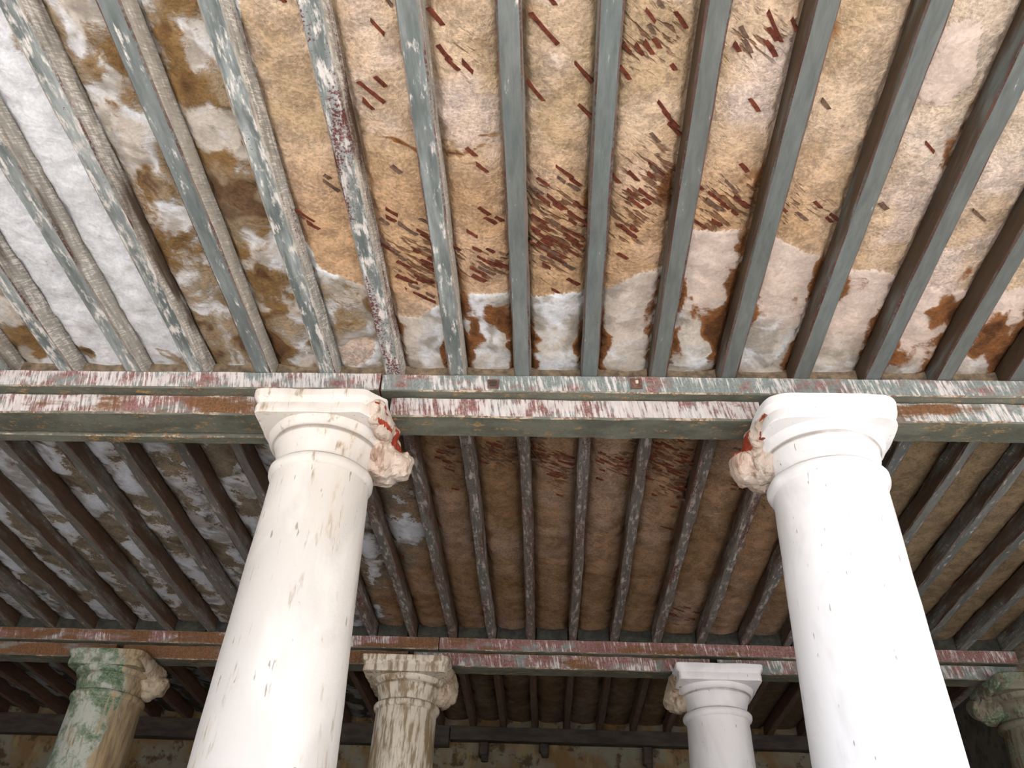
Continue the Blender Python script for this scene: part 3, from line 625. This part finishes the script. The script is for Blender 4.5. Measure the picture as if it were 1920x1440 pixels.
# ------------------------------------------------------------------ columns
def lathe(name, prof, mat, parent, seg=72, wob=0.0, seed=0):
    F = []
    ang = np.arange(seg) * 2 * np.pi / seg; pr = np.array(prof)
    A, Zp = np.meshgrid(ang, pr[:, 1]); K = np.repeat(pr[:, :1], seg, 1)
    if wob: K = K + wob * (vnoise(np.cos(A) * 4 + Zp * 6 + 9, np.sin(A) * 4 + Zp * 9 + 9, seed) - 0.5)
    V = np.stack([K * np.cos(A), K * np.sin(A), Zp], -1).reshape(-1, 3)
    n = len(prof)
    for i in range(n - 1):
        for s in range(seg):
            F.append((i * seg + s, i * seg + (s + 1) % seg, (i + 1) * seg + (s + 1) % seg, (i + 1) * seg + s))
    F.append(list(range(seg))[::-1]); F.append([(n - 1) * seg + s for s in range(seg)])
    o = mesh_obj(name, V, F, mat, parent, smooth=True)
    o.data.polygons[len(F) - 1].use_smooth = False; o.data.polygons[len(F) - 2].use_smooth = False
    mod = o.modifiers.new('edges', 'EDGE_SPLIT'); mod.split_angle = math.radians(50)
    return o
def abacus(prof, mat, parent, n=9.0, cut=None, wob=0.006, seed=1):
    """square slab with a moulded edge: superellipse rings; cut = (corner x sign, size) knocks one front corner off"""
    seg = 160; F = []
    pr = np.array(prof); A, Zp = np.meshgrid(2 * np.pi * (np.arange(seg) + 0.5) / seg, pr[:, 1]); HW = np.repeat(pr[:, :1], seg, 1)
    c, d = np.cos(A), np.sin(A); rr = HW / ((np.abs(c) ** n + np.abs(d) ** n) ** (1 / n)); X, Y = rr * c, rr * d
    nz = fbm(X + 5, Y + Zp * 1.3 + 5, 14, seed, 3) - 0.5
    X, Y = X * (1 + wob * nz / 0.13), Y * (1 + wob * nz / 0.13)
    if cut:
        over = np.maximum(0, cut[0] * X - Y - (2 * HW - cut[1] + 0.02 * nz)); X = X - cut[0] * over / 2; Y = Y + over / 2
    V = np.stack([X, Y, Zp], -1).reshape(-1, 3)
    m_ = len(prof)
    for i in range(m_ - 1):
        for s in range(seg):
            F.append((i * seg + s, i * seg + (s + 1) % seg, (i + 1) * seg + (s + 1) % seg, (i + 1) * seg + s))
    F.append(list(range(seg))[::-1]); F.append([(m_ - 1) * seg + s for s in range(seg)])
    o = mesh_obj('abacus', V, F, mat, parent, smooth=True)
    mod = o.modifiers.new('edges', 'EDGE_SPLIT'); mod.split_angle = math.radians(28)
    return o
def rough(name, balls, mat, parent, vox=0.012, amp=0.016, seed=3, mat2=None, zmax=99):
    """broken stone: overlapping lumps fused and chipped"""
    bm = bmesh.new()
    for (c, s) in balls:
        r_ = bmesh.ops.create_icosphere(bm, subdivisions=3, radius=1.0)
        for v in r_['verts']: v.co = Vector((c[0] + v.co.x * s[0], c[1] + v.co.y * s[1], c[2] + v.co.z * s[2]))
    me = bpy.data.meshes.new(name); bm.to_mesh(me); bm.free()
    t = bpy.data.objects.new('tmp', me); COL.objects.link(t)
    md = t.modifiers.new('r', 'REMESH'); md.mode = 'VOXEL'; md.voxel_size = vox
    dg = bpy.context.evaluated_depsgraph_get(); me2 = bpy.data.meshes.new_from_object(t.evaluated_get(dg))
    bpy.data.objects.remove(t); bpy.data.meshes.remove(me)
    nv = len(me2.vertices); co = np.empty(nv * 3); me2.vertices.foreach_get('co', co); co = co.reshape(-1, 3)
    no = np.empty(nv * 3); me2.vertices.foreach_get('normal', no); no = no.reshape(-1, 3)
    d = (fbm(co[:, 0] + co[:, 2] * 0.7 + 3, co[:, 1] - co[:, 2] * 0.9 + 3, 13, seed, 3) - 0.5) * 2.4 + (np.abs(fbm(co[:, 0] - co[:, 1] + 7, co[:, 2] * 0.6 + co[:, 1] + 7, 22, seed + 9, 3) - 0.5) * 2 - .4) * 0.9
    co = co + no * (d * amp)[:, None]
    co[:, 2] = np.minimum(co[:, 2], zmax)
    me2.vertices.foreach_set('co', co.ravel()); me2.name = name
    me2.materials.clear(); me2.materials.append(mat)
    if mat2: me2.materials.append(mat2[0])
    if mat2:
        for p in me2.polygons:
            if mat2[1](p.center): p.material_index = 1
    me2.update()
    o = bpy.data.objects.new(name, me2); COL.objects.link(o); o.parent = parent
    return o

def column(x, y, mat, rub, label, ab=0.257, r_top=0.19, r_low=0.229, ring=0.204, ech=0.222, side=1, n=9.0, cut=None, lump=1.0, seed=1, red=True):
    root = empty('column', (x, y, 0)); tag(root, label, 'column', 'marble columns', 'thing')
    zt = EYE + Z_AB
    zr = EYE + 1.745
    # shaft with entasis and a small base
    prof = [(0.30, 0.0), (0.30, 0.10), (0.285, 0.11), (0.30, 0.15), (0.285, 0.20), (0.255, 0.21), (0.25, 0.24)]
    steps = 26
    z0, z1 = 0.26, zr - 0.035
    for i in range(steps + 1):
        t = i / steps; z = z0 + (z1 - z0) * t
        zz = (z - (EYE + 0.70)) / (z1 - EYE - 0.70)
        r_ = r_low + (r_top - r_low) * (zz if zz > 0 else zz * 0.25)
        prof.append((r_, z))
    prof.append((r_top + 0.002, zr - 0.025))
    lathe('shaft', prof, mat, root, wob=0.004, seed=seed)
    lathe('neck_ring', [(r_top, zr - 0.03), (ring - 0.006, zr - 0.022), (ring, zr - 0.010), (ring, zr + 0.006), (ring - 0.006, zr + 0.016), (r_top - 0.004, zr + 0.020)], mat, root, wob=0.005, seed=seed + 4)
    cap = empty('capital', (0, 0, 0)); cap.parent = root
    lathe('bell', [(r_top - 0.012, zr + 0.014), (r_top - 0.006, zr + 0.05), (r_top + 0.004, zr + 0.09), (ech - 0.018, zr + 0.118), (ech - 0.012, zr + 0.121), (ech - 0.012, zr + 0.129), (ech - 0.004, zr + 0.132)], mat, cap, wob=0.004, seed=seed + 5)
    lathe('echinus', [(ech - 0.008, zr + 0.128), (ech + 0.006, zr + 0.140), (ech + 0.013, zr + 0.156), (ech + 0.014, zr + 0.172), (ech + 0.008, zr + 0.186)], mat, cap, wob=0.004, seed=seed + 6)
    abacus([(ab - 0.016, zt - 0.102), (ab - 0.014, zt - 0.098), (ab - 0.013, zt - 0.070), (ab - 0.017, zt - 0.055), (ab - 0.010, zt - 0.042), (ab - 0.001, zt - 0.032), (ab, zt - 0.026), (ab, zt - 0.003), (ab - 0.003, zt)], mat, cap, n=n, cut=cut, seed=seed + 7)
    s = side
    if lump > 0:
        L = lump
        front = [((s * (ab - 0.045), -ab + 0.085, zt - 0.056), (0.055, 0.07, 0.056)), ((s * (ab - 0.02), -ab + 0.16, zt - 0.07), (0.04, 0.09, 0.06))] if cut else []
        balls = [((s * (ab - 0.014), 0.05, zt - 0.058), (0.042, 0.21, 0.062)), ((s * 0.205, 0.06, zt - 0.14), (0.05, 0.13, 0.08)), ((s * 0.22, 0.05, zt - 0.165), (0.07, 0.10, 0.075)),
                 ((s * (0.20 + 0.09 * L), 0.055, zt - 0.150), (0.055, 0.075, 0.060)), ((s * (0.20 + 0.115 * L), 0.06, zt - 0.135), (0.034, 0.065, 0.05)), ((s * 0.17, 0.05, zt - 0.195), (0.06, 0.09, 0.035)), ((s * 0.235, -0.10, zt - 0.05), (0.03, 0.10, 0.05))] + front
        rough('broken_bracket', balls, rub, cap, zmax=zt - 0.004, seed=seed + 11, mat2=None if not red else (M['red'], lambda c: (zt - 0.105 < c.z < zt - 0.045 and s * c.x > 0.225 and fbm(np.array([c.y + 3.0]), np.array([c.z * 2]), 14, 3, 2)[0] > 0.42)))
    return root
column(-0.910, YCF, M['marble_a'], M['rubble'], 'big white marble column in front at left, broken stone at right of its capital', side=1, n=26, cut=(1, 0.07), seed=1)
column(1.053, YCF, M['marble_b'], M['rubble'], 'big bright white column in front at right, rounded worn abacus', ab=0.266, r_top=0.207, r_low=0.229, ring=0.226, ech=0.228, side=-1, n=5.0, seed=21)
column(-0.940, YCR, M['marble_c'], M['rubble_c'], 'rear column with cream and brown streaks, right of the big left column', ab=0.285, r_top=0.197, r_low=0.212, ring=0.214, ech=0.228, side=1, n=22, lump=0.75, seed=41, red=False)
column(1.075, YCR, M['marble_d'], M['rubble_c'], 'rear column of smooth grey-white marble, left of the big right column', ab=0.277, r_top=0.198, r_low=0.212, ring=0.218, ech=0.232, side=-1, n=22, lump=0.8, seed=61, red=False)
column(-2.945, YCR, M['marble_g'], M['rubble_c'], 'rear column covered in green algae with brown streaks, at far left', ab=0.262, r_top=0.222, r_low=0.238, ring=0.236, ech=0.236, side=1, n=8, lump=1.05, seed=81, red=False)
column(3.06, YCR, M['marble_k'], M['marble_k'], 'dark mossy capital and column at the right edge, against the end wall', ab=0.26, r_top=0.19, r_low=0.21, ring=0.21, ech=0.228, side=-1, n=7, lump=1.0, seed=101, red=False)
